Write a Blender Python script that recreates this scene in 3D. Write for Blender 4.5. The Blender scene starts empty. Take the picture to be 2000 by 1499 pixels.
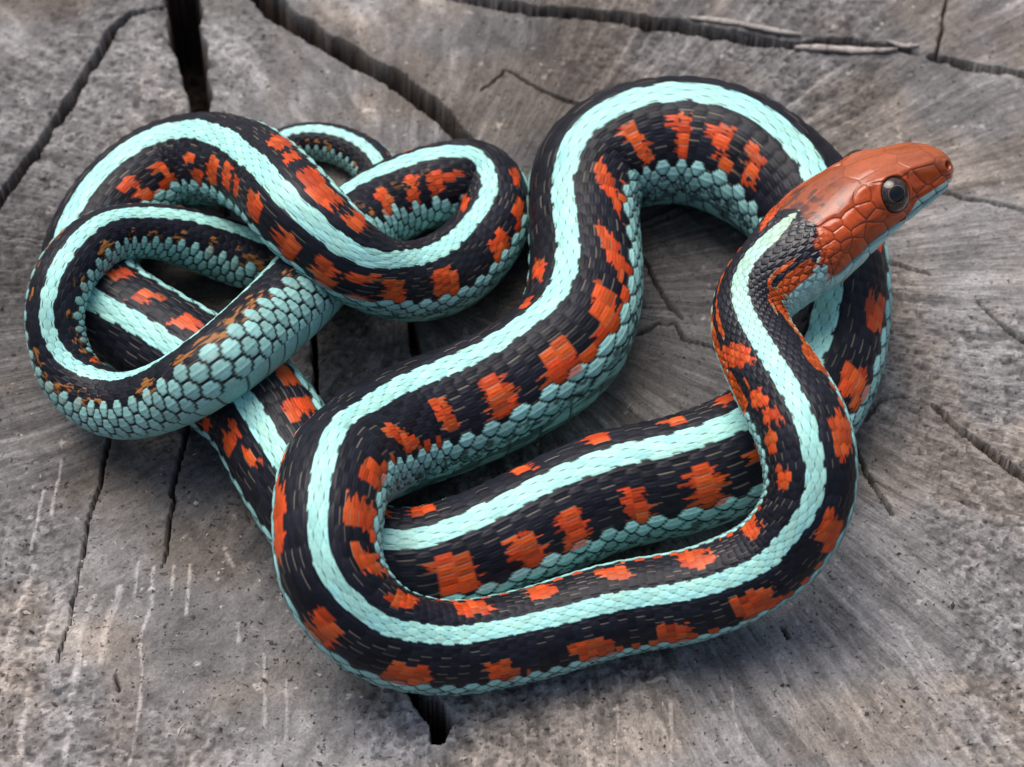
import bpy, math, random
import numpy as np
from mathutils import Vector, Matrix

random.seed(7)
MM = 0.001

# ------------------------------------------------------------------ camera, sky, sun, exposure
scene = bpy.context.scene
ELEV = math.radians(53.0)
CAM_DIST = 0.525
cam_data = bpy.data.cameras.new("camera")
cam_data.sensor_width = 36.0
cam_data.lens = 90.0
cam_data.clip_start = 0.01
cam_data.clip_end = 50.0
cam_data.dof.use_dof = True
cam_data.dof.focus_distance = 0.493
cam_data.dof.aperture_fstop = 22.0
cam = bpy.data.objects.new("camera", cam_data)
scene.collection.objects.link(cam)
cam.location = (0.0, -CAM_DIST * math.cos(ELEV), CAM_DIST * math.sin(ELEV))
cam.rotation_euler = (math.pi / 2 - ELEV, 0.0, 0.0)
scene.camera = cam

SUN_ELEV = math.radians(62.0)
SUN_AZ = math.radians(-30.0)          # measured from +Y (away from the camera) towards +X
world = bpy.data.worlds.new("World")
scene.world = world
world.use_nodes = True
wn = world.node_tree.nodes
wl = world.node_tree.links
wn.clear()
sky = wn.new("ShaderNodeTexSky")
sky.sky_type = 'NISHITA'
sky.sun_disc = False
sky.sun_elevation = SUN_ELEV
sky.sun_rotation = SUN_AZ
sky.air_density = 1.0
sky.dust_density = 6.0
sky.ozone_density = 1.0
bg = wn.new("ShaderNodeBackground")
bg.inputs["Strength"].default_value = 0.080
wo = wn.new("ShaderNodeOutputWorld")
wl.new(sky.outputs[0], bg.inputs["Color"])
wl.new(bg.outputs[0], wo.inputs["Surface"])

sun_data = bpy.data.lights.new("sun", 'SUN')
sun_data.energy = 1.5
sun_data.angle = math.radians(50.0)
sun_data.color = (1.0, 0.98, 0.955)
sun = bpy.data.objects.new("sun", sun_data)
scene.collection.objects.link(sun)
sd = Vector((math.cos(SUN_ELEV) * math.sin(SUN_AZ), math.cos(SUN_ELEV) * math.cos(SUN_AZ), math.sin(SUN_ELEV)))
sun.rotation_euler = sd.to_track_quat('Z', 'Y').to_euler()
sun.location = sd * 2.0

scene.view_settings.view_transform = 'Standard'
scene.view_settings.look = 'None'
scene.view_settings.exposure = 0.76
scene.view_settings.gamma = 1.0
scene.view_settings.use_curve_mapping = False


# ------------------------------------------------------------------ helpers
def link_mesh(name, verts, faces, mat, parent=None, smooth=True, cols=None):
    """verts (N,3) in metres, faces (M,4) or (M,3) int array"""
    me = bpy.data.meshes.new(name)
    verts = np.asarray(verts, dtype=np.float32)
    faces = np.asarray(faces, dtype=np.int32)
    k = faces.shape[1]
    me.vertices.add(len(verts))
    me.vertices.foreach_set("co", verts.ravel())
    me.loops.add(faces.size)
    me.loops.foreach_set("vertex_index", faces.ravel())
    me.polygons.add(len(faces))
    me.polygons.foreach_set("loop_start", np.arange(0, faces.size, k, dtype=np.int32))
    me.polygons.foreach_set("loop_total", np.full(len(faces), k, dtype=np.int32))
    me.update(calc_edges=True)
    me.polygons.foreach_set("use_smooth", np.full(len(faces), smooth))
    if cols is not None:
        for nm, arr in cols.items():
            if arr.ndim == 2:
                a = me.attributes.new(nm, 'FLOAT_COLOR', 'POINT')
                c4 = np.ones((len(verts), 4), dtype=np.float32)
                c4[:, :3] = arr
                a.data.foreach_set("color", c4.ravel())
            else:
                a = me.attributes.new(nm, 'FLOAT', 'POINT')
                a.data.foreach_set("value", arr.astype(np.float32))
    me.validate()
    if mat:
        me.materials.append(mat)
    o = bpy.data.objects.new(name, me)
    scene.collection.objects.link(o)
    if parent:
        o.parent = parent
    return o


def material(name, rough=0.5, spec=0.5, color=(0.5, 0.5, 0.5)):
    m = bpy.data.materials.new(name)
    m.use_nodes = True
    nt = m.node_tree
    b = nt.nodes["Principled BSDF"]
    b.inputs["Base Color"].default_value = (*color, 1)
    b.inputs["Roughness"].default_value = rough
    b.inputs["Specular IOR Level"].default_value = spec
    return m, nt, b


def sstep(a, b, x):
    t = np.clip((x - a) / (b - a), 0, 1)
    return t * t * (3 - 2 * t)


_tab = {}


def vnoise(x, y, seed=0):
    """smooth value noise, 0..1"""
    if seed not in _tab:
        _tab[seed] = np.random.RandomState(seed + 11).rand(256, 256)
    tb = _tab[seed]
    xi = np.floor(x).astype(np.int64)
    yi = np.floor(y).astype(np.int64)
    fx = x - xi
    fy = y - yi
    fx = fx * fx * fx * (fx * (fx * 6 - 15) + 10)
    fy = fy * fy * fy * (fy * (fy * 6 - 15) + 10)
    x0 = xi & 255; x1 = (xi + 1) & 255
    y0 = yi & 255; y1 = (yi + 1) & 255
    return ((tb[x0, y0] * (1 - fx) + tb[x1, y0] * fx) * (1 - fy)
            + (tb[x0, y1] * (1 - fx) + tb[x1, y1] * fx) * fy)


def fbm(x, y, seed=0, octv=4, gain=0.5):
    s = 0.0; a = 1.0; n = 0.0
    for o in range(octv):
        s = s + a * vnoise(x * 2 ** o + 17.3 * o, y * 2 ** o + 5.1 * o, seed + o)
        n += a
        a *= gain
    return s / n


# ------------------------------------------------------------------ the stump the snake lies on
# all lengths in millimetres here; the dense part of the grid covers what the lens sees
CRACKS = [   # (x, y, half width) along each split, then its depth
    ([(-77.5, 121.2, 4.02), (-74.8, 101.2, 3.67), (-71.8, 89.8, 3.11), (-69.7, 76.4, 2.05), (-67.4, 63.4, 1.51), (-61.9, 45.6, 0.72)], 34),
    ([(-62.1, 119.5, 2.94), (-53.7, 107.4, 2.91), (-42.0, 97.9, 2.62), (-27.7, 86.6, 2.46), (-17.1, 76.4, 2.17), (-7.9, 64.9, 1.52), (-1.1, 55.9, 0.64)], 15),
    ([(-17.8, 113.1, 1.33), (0.0, 108.8, 1.72), (23.5, 105.4, 1.85), (38.7, 102.5, 2.10), (52.6, 98.9, 1.96), (65.3, 96.6, 1.31), (70.1, 98.2, 1.70), (79.4, 97.3, 1.44), (87.4, 96.3, 0.76), (91.9, 94.3, 0.57)], 16),
    ([(94.7, 93.4, 0.76), (100.9, 90.8, 1.43), (109.9, 88.9, 1.17), (117.7, 86.3, 0.76), (126.6, 83.5, 0.66)], 9),
    ([(100.8, 112.8, 0.29), (98.7, 101.2, 0.34), (95.8, 92.7, 0.48)], 5),
    ([(-80.5, 108.1, 0.48), (-87.7, 105.8, 0.77), (-92.0, 100.8, 1.18), (-95.0, 89.8, 1.17), (-99.6, 78.8, 1.15), (-102.7, 70.7, 1.27), (-106.7, 60.4, 1.26), (-110.2, 52.6, 1.25), (-113.6, 44.1, 1.11)], 9),
    ([(-79.7, -6.6, 0.26), (-81.1, -13.7, 0.38), (-81.6, -19.3, 0.38), (-82.4, -26.8, 0.33), (-83.7, -34.2, 0.29), (-83.6, -42.6, 0.25), (-85.2, -58.9, 0.18), (-86.1, -66.8, 0.16)], 6),
    ([(-65.6, -7.9, 0.34), (-65.9, -13.7, 0.38), (-67.1, -21.9, 0.38), (-67.5, -27.4, 0.42), (-66.7, -29.0, 0.33), (-67.5, -35.4, 0.37), (-67.8, -41.4, 0.25), (-68.1, -45.0, 0.16)], 6),
    ([(-20.4, -66.8, 0.64), (-17.8, -72.4, 1.51), (-15.2, -75.7, 2.15), (-13.8, -79.0, 2.14), (-14.4, -82.7, 1.49)], 24),
    ([(-41.5, 16.0, 0.53), (-40.8, 6.6, 0.61), (-40.1, -2.7, 0.43)], 9),
    ([(-21.5, 20.1, 0.62), (-20.6, 14.6, 1.08), (-19.6, 5.9, 1.07), (-18.7, -1.4, 0.52)], 10),
    ([(26.2, 35.5, 0.27), (28.5, 32.0, 0.36), (30.8, 25.6, 0.35), (33.3, 20.8, 0.35), (35.5, 17.1, 0.31)], 5),
    ([(26.4, 12.6, 0.35), (30.8, 15.7, 0.35), (34.4, 15.7, 0.26), (35.7, 11.9, 0.26), (41.4, 9.8, 0.35), (44.4, 6.6, 0.35)], 5),
    ([(75.3, 34.8, 0.36), (79.0, 33.4, 0.45), (82.7, 32.0, 0.54), (88.7, 28.7, 0.36)], 7),
    ([(88.0, 53.5, 0.37), (93.5, 52.0, 0.46), (99.9, 50.3, 0.46), (111.7, 46.5, 0.45), (119.1, 44.1, 0.45)], 7),
    ([(68.3, -13.0, 0.25), (69.9, -18.1, 0.42), (71.6, -25.0, 0.42), (75.6, -32.2, 0.33)], 6),
    ([(83.6, -4.0, 0.26), (87.4, -7.6, 0.60), (91.1, -12.0, 0.59), (95.7, -17.1, 1.04), (102.1, -23.8, 0.67), (109.3, -31.7, 0.66)], 8),
    ([(-1.2, 88.2, 0.19), (5.7, 82.5, 0.38), (13.7, 78.5, 0.38), (18.2, 74.9, 0.28)], 5),
    ([(-1.7, 88.2, 0.28), (-6.9, 82.5, 0.28)], 4),
    ([(51.9, -58.4, 0.32), (52.6, -60.7, 0.32)], 4),
    ([(71.7, -9.2, 0.43), (75.5, -4.0, 0.34), (79.6, -2.7, 0.26)], 2),
    ([(-75.2, -69.1, 0.24), (-73.8, -72.4, 0.24)], 3),
    ([(97.9, 21.5, 0.18), (102.5, 14.6, 0.35), (110.2, 7.9, 0.35)], 3),
]
STRIPS = [
    [(-91.0, -88.6, 0.70), (-90.5, -72.4, 0.60)],
    [(-96.2, -71.8, 0.80), (-95.0, -58.9, 0.80), (-93.2, -44.4, 0.50)],
    [(-89.3, -65.7, 0.80), (-87.0, -50.8, 0.70)],
    [(-82.3, -88.6, 0.70), (-81.9, -66.8, 0.70), (-81.2, -51.4, 0.50)],
    [(-77.6, -66.3, 0.60), (-77.0, -56.6, 0.90), (-76.0, -49.7, 0.90)],
    [(-70.3, -61.2, 0.30), (-69.3, -54.3, 0.40), (-69.6, -45.0, 0.40)],
    [(-62.4, -56.0, 0.40), (-62.8, -44.4, 0.30)],
    [(-72.7, -52.0, 0.40), (-72.7, -43.8, 0.30)],
    [(-65.9, -51.4, 0.40), (-65.8, -43.2, 0.30)],
    [(-69.9, -88.1, 0.30), (-70.4, -60.0, 0.30)],
    [(-45.8, -80.1, 0.40), (-46.5, -64.6, 0.30)],
    [(19.4, -88.5, 0.30), (20.0, -75.0, 0.30)],
    [(29.9, -88.5, 0.40), (30.1, -75.3, 0.30)],
    [(-51.7, -62.3, 0.40), (-52.2, -57.8, 0.30)],
    [(-41.8, -83.3, 0.30), (-42.0, -70.2, 0.30)],
    [(85.1, -86.5, 0.50), (81.1, -80.1, 0.40)],
    [(-90.8, -34.2, 0.30), (-90.6, -19.3, 0.30)],
    [(-94.0, -41.4, 0.30), (-93.1, -26.8, 0.30)],
    [(-56.1, -40.8, 0.50), (-54.3, -45.0, 0.40)],
    [(61.8, -70.2, 0.40), (66.7, -81.1, 0.40)],
    [(74.3, -60.0, 0.40), (79.9, -72.4, 0.40)],
    [(48.8, -61.2, 0.30), (53.6, -76.8, 0.40)],
    [(40.6, -70.2, 0.30), (42.7, -83.3, 0.40)],
]
SPLINTERS = [   # x0, y0, x1, y1, half width, lift
    (40.6, 105.1, 66.1, 100.2, 0.77, 0.20),
    (64.3, 95.0, 87.6, 95.1, 0.88, 0.30),
    (85.2, 97.3, 92.7, 96.0, 0.55, 0.20),
    (-1.5, -68.8, 1.2, -69.7, 0.66, 0.10),
    (25.3, -70.2, 29.0, -70.2, 0.55, 0.10),
]


def seg_dist(px, py, ax, ay, bx, by):
    dx, dy = bx - ax, by - ay
    L2 = dx * dx + dy * dy + 1e-9
    t = np.clip(((px - ax) * dx + (py - ay) * dy) / L2, 0, 1)
    return np.hypot(px - ax - t * dx, py - ay - t * dy), t


def build_stump():
    def axis(lo, hi, step, far_lo, far_hi):
        mid = np.arange(lo, hi + 1e-6, step)
        def grow(start, end):
            o = []; s = step; c = start
            sg = 1 if end > start else -1
            while (end - c) * sg > 0:
                s *= 1.12
                s = min(s, 8.0)
                c += sg * s
                o.append(c)
            return o
        return np.array(grow(lo, far_lo)[::-1] + list(mid) + grow(hi, far_hi))
    xs = axis(-126, 126, 0.36, -300, 300)
    ys = axis(-94, 120, 0.36, -300, 300)
    X, Y = np.meshgrid(xs, ys, indexing='ij')
    px, py = PITH
    XW = 0.56 * (X - px) + 0.44 * np.sqrt((X - px) ** 2 + 500.0)     # the rays lean together on the left side
    rad = np.hypot(XW, Y - py)
    ang = np.arctan2(Y - py, XW)
    wob = (fbm(X * 0.02 + 3, Y * 0.02, 40, 3) - 0.5)
    ang2 = ang + wob * 0.10
    rad2 = rad * (1 + 0.10 * (fbm(np.cos(ang) * 2 + 9, np.sin(ang) * 2 + 9, 50, 2) - 0.5)) + wob * 8
    # --- relief
    H = (fbm(X * 0.014, Y * 0.014, 1, 3) - 0.5) * 2.2
    # radial fibre ridges and worn rings
    ray1 = vnoise(ang2 * 42 + 100, rad2 * 0.022, 3)
    ray2 = vnoise(ang2 * 90 + 200, rad2 * 0.07, 4)
    ray3 = vnoise(ang2 * 210 + 300, rad2 * 0.16, 5)
    ring = 0.5 + 0.5 * np.sin(rad2 * 1.15 + 4 * wob)
    H += (ray1 - 0.5) * 0.60 + (ray2 - 0.5) * 0.26 + (ray3 - 0.5) * 0.12
    H += (ring - 0.5) * 0.10 * sstep(20, 60, rad2)
    # chain-saw scores: faint straight ridges across the cut
    sc = (X * 0.80 + Y * 0.60)
    saw = vnoise(sc * 0.55 + wob * 3, (X * 0.6 - Y * 0.8) * 0.012, 7)
    H += (saw - 0.5) * 0.34
    # crumbly sapwood, strongest toward the lower left of the cut
    gm = 0.15 + 0.85 * sstep(0.42, 0.62, fbm(X * 0.018 + 5, Y * 0.018 + 2, 9, 2) + 0.22 * sstep(20, -60, X + 0.6 * Y))
    grain = fbm(X * 0.75, Y * 0.75, 12, 4, 0.62)
    chip = sstep(0.58, 0.72, vnoise(X * 0.62 + 8, Y * 0.85, 15))
    H += gm * ((grain - 0.5) * 0.95 - chip * 0.28)
    fine = fbm(X * 1.3, Y * 1.3, 22, 2)
    H += (fine - 0.5) * 0.18
    # --- pale fibre strips standing proud of the cut
    strip = np.zeros_like(X)
    for pts in STRIPS:
        for (ax, ay, aw), (bx, by, bw) in zip(pts[:-1], pts[1:]):
            m = max(aw, bw) * 3 + 3
            i0, i1 = np.searchsorted(xs, [min(ax, bx) - m, max(ax, bx) + m])
            j0, j1 = np.searchsorted(ys, [min(ay, by) - m, max(ay, by) + m])
            if i1 <= i0 or j1 <= j0:
                continue
            sl = (slice(i0, i1), slice(j0, j1))
            wx = X[sl] + (fbm(X[sl] * 0.10, Y[sl] * 0.10, 36, 2, 0.5) - 0.5) * 1.4
            d, tt = seg_dist(wx, Y[sl], ax, ay, bx, by)
            strip[sl] = np.maximum(strip[sl], 1 - sstep(0.55, 1.25, d / (aw + (bw - aw) * tt)))
    strip *= sstep(0.30, 0.52, vnoise(X * 0.35 + 5, Y * 0.12 + 9, 38) * 0.5 + 0.5 * grain + 0.12)
    H += 0.16 * strip
    # --- cracks
    crack = np.zeros_like(X)
    jag = (fbm(X * 0.16, Y * 0.16, 30, 4, 0.6) - 0.5)
    jx = X + jag * 2.6
    jy = Y + (fbm(X * 0.16 + 40, Y * 0.16 + 7, 33, 4, 0.6) - 0.5) * 2.6
    for pts, depth in CRACKS:
        for (ax, ay, aw), (bx, by, bw) in zip(pts[:-1], pts[1:]):
            m = max(aw, bw) * 2.6 + 3.5
            i0, i1 = np.searchsorted(xs, [min(ax, bx) - m, max(ax, bx) + m])
            j0, j1 = np.searchsorted(ys, [min(ay, by) - m, max(ay, by) + m])
            if i1 <= i0 or j1 <= j0:
                continue
            sl = (slice(i0, i1), slice(j0, j1))
            k = 1.0 if max(aw, bw) > 1.2 else 0.55
            d, t = seg_dist(X[sl] + (jx[sl] - X[sl]) * k, Y[sl] + (jy[sl] - Y[sl]) * k, ax, ay, bx, by)
            w = aw + (bw - aw) * t
            prof = 1 - sstep(0.84, 1.06, d / w)
            crack[sl] = np.maximum(crack[sl], prof * depth)
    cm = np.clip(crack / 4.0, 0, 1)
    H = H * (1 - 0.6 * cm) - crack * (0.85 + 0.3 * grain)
    # --- colour of the weathered wood
    t1 = fbm(X * 0.022 + 2, Y * 0.022 + 9, 60, 4)
    t2 = fbm(X * 0.05 + 12, Y * 0.05 + 3, 64, 3)
    t3 = fbm(X * 0.16 + 31, Y * 0.16 + 8, 67, 4, 0.6)
    tone = 0.50 + (ray1 - 0.5) * 0.26 + (ray2 - 0.5) * 0.24 + (ray3 - 0.5) * 0.20 + (t1 - 0.5) * 0.80 + (t3 - 0.5) * 0.34
    tone += (saw - 0.5) * 0.14 + (grain - 0.5) * 0.70 * gm + (fine - 0.5) * 0.22
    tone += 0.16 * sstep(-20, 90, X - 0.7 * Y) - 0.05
    streak = sstep(0.70, 0.82, vnoise(ang2 * 75 + 900, rad2 * 0.028 + 4, 70)) * sstep(0.35, 0.6, vnoise(ang2 * 14, rad2 * 0.05, 71))
    tone += 0.20 * streak - 0.20 * chip * gm
    tone = tone * (1 - 0.8 * strip) + 0.8 * strip * (0.98 + 0.7 * (grain - 0.5))
    pits = sstep(0.74, 0.80, vnoise(X * 1.05 + 30, Y * 1.35 + 30, 73)) * sstep(0.45, 0.7, gm)
    tone -= 0.34 * pits
    flecks = sstep(0.90, 0.95, vnoise(X * 0.42 + 77, Y * 0.42 + 31, 75)) * sstep(0.5, 0.7, fine)
    tone += 0.55 * flecks
    tone = np.clip(tone, 0.0, 1.15)
    dark = np.array([0.078, 0.072, 0.070]); midc = np.array([0.182, 0.171, 0.165]); lite = np.array([0.400, 0.376, 0.360])
    col = np.where(tone[..., None] < 0.5, dark + (midc - dark) * (tone[..., None] / 0.5),
                   midc + (lite - midc) * ((tone[..., None] - 0.5) / 0.5))
    tan = np.array([1.16, 0.98, 0.78])
    tm = sstep(0.46, 0.70, t2) * 0.42
    cool = np.array([0.93, 0.98, 1.06])
    tc = sstep(0.52, 0.34, t2) * 0.35
    col = col * (1 + (tan - 1) * tm[..., None]) * (1 + (cool - 1) * tc[..., None])
    # brown heartwood inside the splits, its colour darkened to deepen their shade
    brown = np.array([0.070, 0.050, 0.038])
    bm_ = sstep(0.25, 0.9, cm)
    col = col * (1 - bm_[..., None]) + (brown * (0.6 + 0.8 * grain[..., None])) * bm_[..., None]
    # --- mesh, trimmed to the round of the trunk
    ang0 = np.arctan2(Y, X)
    edge = 268 + 12 * np.sin(3 * ang0 + 0.6) + 7 * np.sin(7 * ang0 + 2) + 3 * np.sin(17 * ang0)
    rr = np.hypot(X, Y)
    inside = rr < edge
    nx, ny = X.shape
    idx = np.arange(nx * ny).reshape(nx, ny)
    ok = inside[:-1, :-1] & inside[1:, :-1] & inside[1:, 1:] & inside[:-1, 1:]
    f = np.stack([idx[:-1, :-1], idx[1:, :-1], idx[1:, 1:], idx[:-1, 1:]], -1)[ok]
    used = np.zeros(nx * ny, bool); used[f.ravel()] = True
    remap = np.cumsum(used) - 1
    V = np.stack([X, Y, H], -1).reshape(-1, 3)[used] * MM
    root = bpy.data.objects.new("tree_stump", None)
    root.empty_display_size = 0.05
    root.location = (0, 0, STUMP_BASE * MM)
    scene.collection.objects.link(root)
    root["label"] = "weathered grey cut tree stump with radial cracks under the snake"
    root["category"] = "stump"

    wm, nt, b = material("weathered_wood", 0.88, 0.18)
    at_ = nt.nodes.new("ShaderNodeAttribute"); at_.attribute_name = "tone"
    tc_ = nt.nodes.new("ShaderNodeTexCoord")
    def noise(scale, detail, rough, lo, hi, o0, o1):
        n = nt.nodes.new("ShaderNodeTexNoise"); n.inputs["Scale"].default_value = scale
        n.inputs["Detail"].default_value = detail; n.inputs["Roughness"].default_value = rough
        nt.links.new(tc_.outputs["Object"], n.inputs["Vector"])
        r_ = nt.nodes.new("ShaderNodeMapRange")
        r_.inputs["From Min"].default_value = lo; r_.inputs["From Max"].default_value = hi
        r_.inputs["To Min"].default_value = o0; r_.inputs["To Max"].default_value = o1
        nt.links.new(n.outputs["Fac"], r_.inputs["Value"])
        return n, r_
    n1, r1 = noise(1800, 5, 0.7, 0.3, 0.7, 0.70, 1.30)
    n2, r2 = noise(900, 3, 0.6, 0.29, 0.36, 0.45, 1.0)        # small dark pores
    n3, r3 = noise(560, 2, 0.5, 0.68, 0.75, 1.0, 1.40)        # pale flecks of fibre
    # fine fibres running out from the pith
    sx = nt.nodes.new("ShaderNodeSeparateXYZ"); nt.links.new(tc_.outputs["Object"], sx.inputs[0])
    def mth(op, a_, b_=None):
        m_ = nt.nodes.new("ShaderNodeMath"); m_.operation = op
        for k_, q_ in enumerate((a_, b_)):
            if q_ is None:
                continue
            if isinstance(q_, float):
                m_.inputs[k_].default_value = q_
            else:
                nt.links.new(q_, m_.inputs[k_])
        return m_.outputs[0]
    dx_ = mth('SUBTRACT', sx.outputs[0], PITH[0] * MM); dy_ = mth('SUBTRACT', sx.outputs[1], PITH[1] * MM)
    dx_ = mth('ADD', mth('MULTIPLY', dx_, 0.56), mth('MULTIPLY', mth('SQRT', mth('ADD', mth('MULTIPLY', dx_, dx_), 0.0005)), 0.44))
    an_ = mth('ARCTAN2', dy_, dx_)
    ra_ = mth('SQRT', mth('ADD', mth('MULTIPLY', dx_, dx_), mth('MULTIPLY', dy_, dy_)))
    cv = nt.nodes.new("ShaderNodeCombineXYZ")
    nt.links.new(mth('MULTIPLY', an_, 150.0), cv.inputs[0]); nt.links.new(mth('MULTIPLY', ra_, 190.0), cv.inputs[1])
    n4 = nt.nodes.new("ShaderNodeTexNoise"); n4.inputs["Scale"].default_value = 1.0; n4.inputs["Detail"].default_value = 5
    n4.inputs["Roughness"].default_value = 0.68
    nt.links.new(cv.outputs[0], n4.inputs["Vector"])
    r4 = nt.nodes.new("ShaderNodeMapRange")
    r4.inputs["From Min"].default_value = 0.28; r4.inputs["From Max"].default_value = 0.72
    r4.inputs["To Min"].default_value = 0.70; r4.inputs["To Max"].default_value = 1.30
    nt.links.new(n4.outputs["Fac"], r4.inputs["Value"])
    prev = at_.outputs["Color"]
    for r_ in (r1, r2, r3, r4):
        mx = nt.nodes.new("ShaderNodeMix"); mx.data_type = 'RGBA'; mx.blend_type = 'MULTIPLY'
        mx.inputs["Factor"].default_value = 1.0
        nt.links.new(prev, mx.inputs[6]); nt.links.new(r_.outputs[0], mx.inputs[7])
        prev = mx.outputs[2]
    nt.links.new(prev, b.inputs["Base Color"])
    ad = nt.nodes.new("ShaderNodeMath"); ad.operation = 'ADD'
    nt.links.new(r4.outputs[0], ad.inputs[0]); nt.links.new(r2.outputs[0], ad.inputs[1])
    bp = nt.nodes.new("ShaderNodeBump"); bp.inputs["Strength"].default_value = 1.0; bp.inputs["Distance"].default_value = 0.0006
    nt.links.new(ad.outputs[0], bp.inputs["Height"]); nt.links.new(bp.outputs[0], b.inputs["Normal"])
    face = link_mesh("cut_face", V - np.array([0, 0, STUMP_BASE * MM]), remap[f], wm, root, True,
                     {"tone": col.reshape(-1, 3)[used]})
    face["label"] = "sawn grey end grain with radial splits"

    # loose splinters lifted along the long split
    for k_, (ax, ay, bx, by, wd, hz) in enumerate(SPLINTERS):
        n_ = 26
        tt = np.linspace(0, 1, n_)
        cx = ax + (bx - ax) * tt; cy = ay + (by - ay) * tt + 0.5 * np.sin(tt * 5 + k_)
        wv = wd * np.sin(np.pi * np.clip(tt * 0.94 + 0.04, 0, 1)) ** 0.45 * (0.75 + 0.5 * vnoise(tt * 9, tt * 0 + k_, 95))
        dx, dy = (bx - ax), (by - ay); ln = math.hypot(dx, dy); nx_, ny_ = -dy / ln, dx / ln
        ringv = []
        for (o_, z_) in ((-1.0, -1.2), (-0.9, 0.35), (-0.2, 0.75), (0.5, 0.6), (1.0, 0.1), (0.9, -1.2)):
            zz = z_ * wd * 0.5 + hz + 0.25 * vnoise(tt * 14 + o_ * 3, tt * 0 + 2 * k_, 97)
            ringv.append(np.stack([cx + nx_ * wv * o_, cy + ny_ * wv * o_, zz], -1))
        rv = np.stack(ringv, 1)
        ii = np.arange(n_ * 6).reshape(n_, 6)
        sf = np.stack([ii[:-1], np.roll(ii, -1, 1)[:-1], np.roll(ii, -1, 1)[1:], ii[1:]], -1).reshape(-1, 4)
        cc = np.tile(np.array([0.40, 0.36, 0.33]), (n_ * 6, 1)) * (0.75 + 0.5 * np.random.RandomState(k_).rand(n_ * 6, 1))
        link_mesh("splinter", rv.reshape(-1, 3) * MM - np.array([0, 0, STUMP_BASE * MM]), sf, wm, root, True, {"tone": cc})

    # crumbs of wood and grit lying on the cut
    rs = np.random.RandomState(21)
    nc = 3200
    qx = rs.uniform(-120, 120, nc); qy = rs.uniform(-90, 115, nc)
    keep = rs.rand(nc) < 0.25 + 0.75 * sstep(30, -60, qx * 0.5 + qy)
    qx = qx[keep]; qy = qy[keep]
    hz = H[np.clip(np.searchsorted(xs, qx), 0, len(xs) - 1), np.clip(np.searchsorted(ys, qy), 0, len(ys) - 1)]
    ok = hz > -2.0
    qx, qy, hz = qx[ok], qy[ok], hz[ok]
    o8 = np.array([(1, 0, 0), (-1, 0, 0), (0, 1, 0), (0, -1, 0), (0, 0, 1), (0, 0, -1)], float)
    f8 = np.array([(0, 2, 4), (2, 1, 4), (1, 3, 4), (3, 0, 4), (2, 0, 5), (1, 2, 5), (3, 1, 5), (0, 3, 5)])
    cvs = []; cfs = []; ccs = []
    for n_ in range(len(qx)):
        sz = 0.10 + 0.42 * rs.rand() ** 4
        e = o8 * (sz * rs.uniform(0.5, 1.5, (6, 1))) * np.array([1 + 1.2 * rs.rand(), 1, 0.7])
        an_q = rs.rand() * 6.28
        ex = e[:, 0] * math.cos(an_q) - e[:, 1] * math.sin(an_q); ey = e[:, 0] * math.sin(an_q) + e[:, 1] * math.cos(an_q)
        cvs.append(np.stack([ex + qx[n_], ey + qy[n_], e[:, 2] + hz[n_] + sz * 0.25], -1))
        cfs.append(f8 + 6 * n_)
        base_c = np.array([0.40, 0.36, 0.32]) if rs.rand() < 0.55 else np.array([0.10, 0.08, 0.065])
        ccs.append(np.tile(base_c * rs.uniform(0.7, 1.25), (6, 1)))
    crumbs = link_mesh("wood_crumbs", np.concatenate(cvs) * MM, np.concatenate(cfs), wm, None, False, {"tone": np.concatenate(ccs)})
    crumbs["kind"] = "stuff"
    crumbs["label"] = "tiny crumbs of wood and grit scattered over the stump top"
    crumbs["category"] = "debris"

    # bark wall round the trunk
    na, nh = 720, 60
    A = np.linspace(0, 2 * np.pi, na, endpoint=False)
    Z = np.linspace(1.0, STUMP_BASE, nh)
    AA, ZZ = np.meshgrid(A, Z, indexing='ij')
    ed = 268 + 12 * np.sin(3 * AA + 0.6) + 7 * np.sin(7 * AA + 2) + 3 * np.sin(17 * AA)
    fl = ((1 - ZZ) / (1 - STUMP_BASE)) ** 3
    per = AA / (2 * np.pi)
    fur = np.abs(vnoise(per * 128 + 0.4 * np.sin(ZZ * 0.05), ZZ * 0.012, 80) - 0.5) * 2
    RR = ed + 2 + 12 * (1 - fur) * sstep(0, 14, 1 - ZZ) + fl * (40 + 26 * np.sin(5 * AA + 1))
    BV = np.stack([RR * np.cos(AA), RR * np.sin(AA), ZZ - STUMP_BASE], -1).reshape(-1, 3) * MM
    bi = np.arange(na * nh).reshape(na, nh)
    bf = np.stack([bi[:, :-1], bi[:, 1:], np.roll(bi, -1, 0)[:, 1:], np.roll(bi, -1, 0)[:, :-1]], -1).reshape(-1, 4)[:, ::-1]
    bmx, nt, b = material("rough_bark", 0.95, 0.1, (0.09, 0.07, 0.055))
    n2 = nt.nodes.new("ShaderNodeTexNoise"); n2.inputs["Scale"].default_value = 90; n2.inputs["Detail"].default_value = 6
    tc_ = nt.nodes.new("ShaderNodeTexCoord"); nt.links.new(tc_.outputs["Object"], n2.inputs["Vector"])
    cr = nt.nodes.new("ShaderNodeValToRGB")
    cr.color_ramp.elements[0].color = (0.03, 0.024, 0.02, 1); cr.color_ramp.elements[1].color = (0.16, 0.13, 0.105, 1)
    nt.links.new(n2.outputs["Fac"], cr.inputs[0]); nt.links.new(cr.outputs[0], b.inputs["Base Color"])
    link_mesh("bark", BV, bf, bmx, root)
    return root


PITH = (4.0, 24.0)
STUMP_BASE = -320.0


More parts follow.
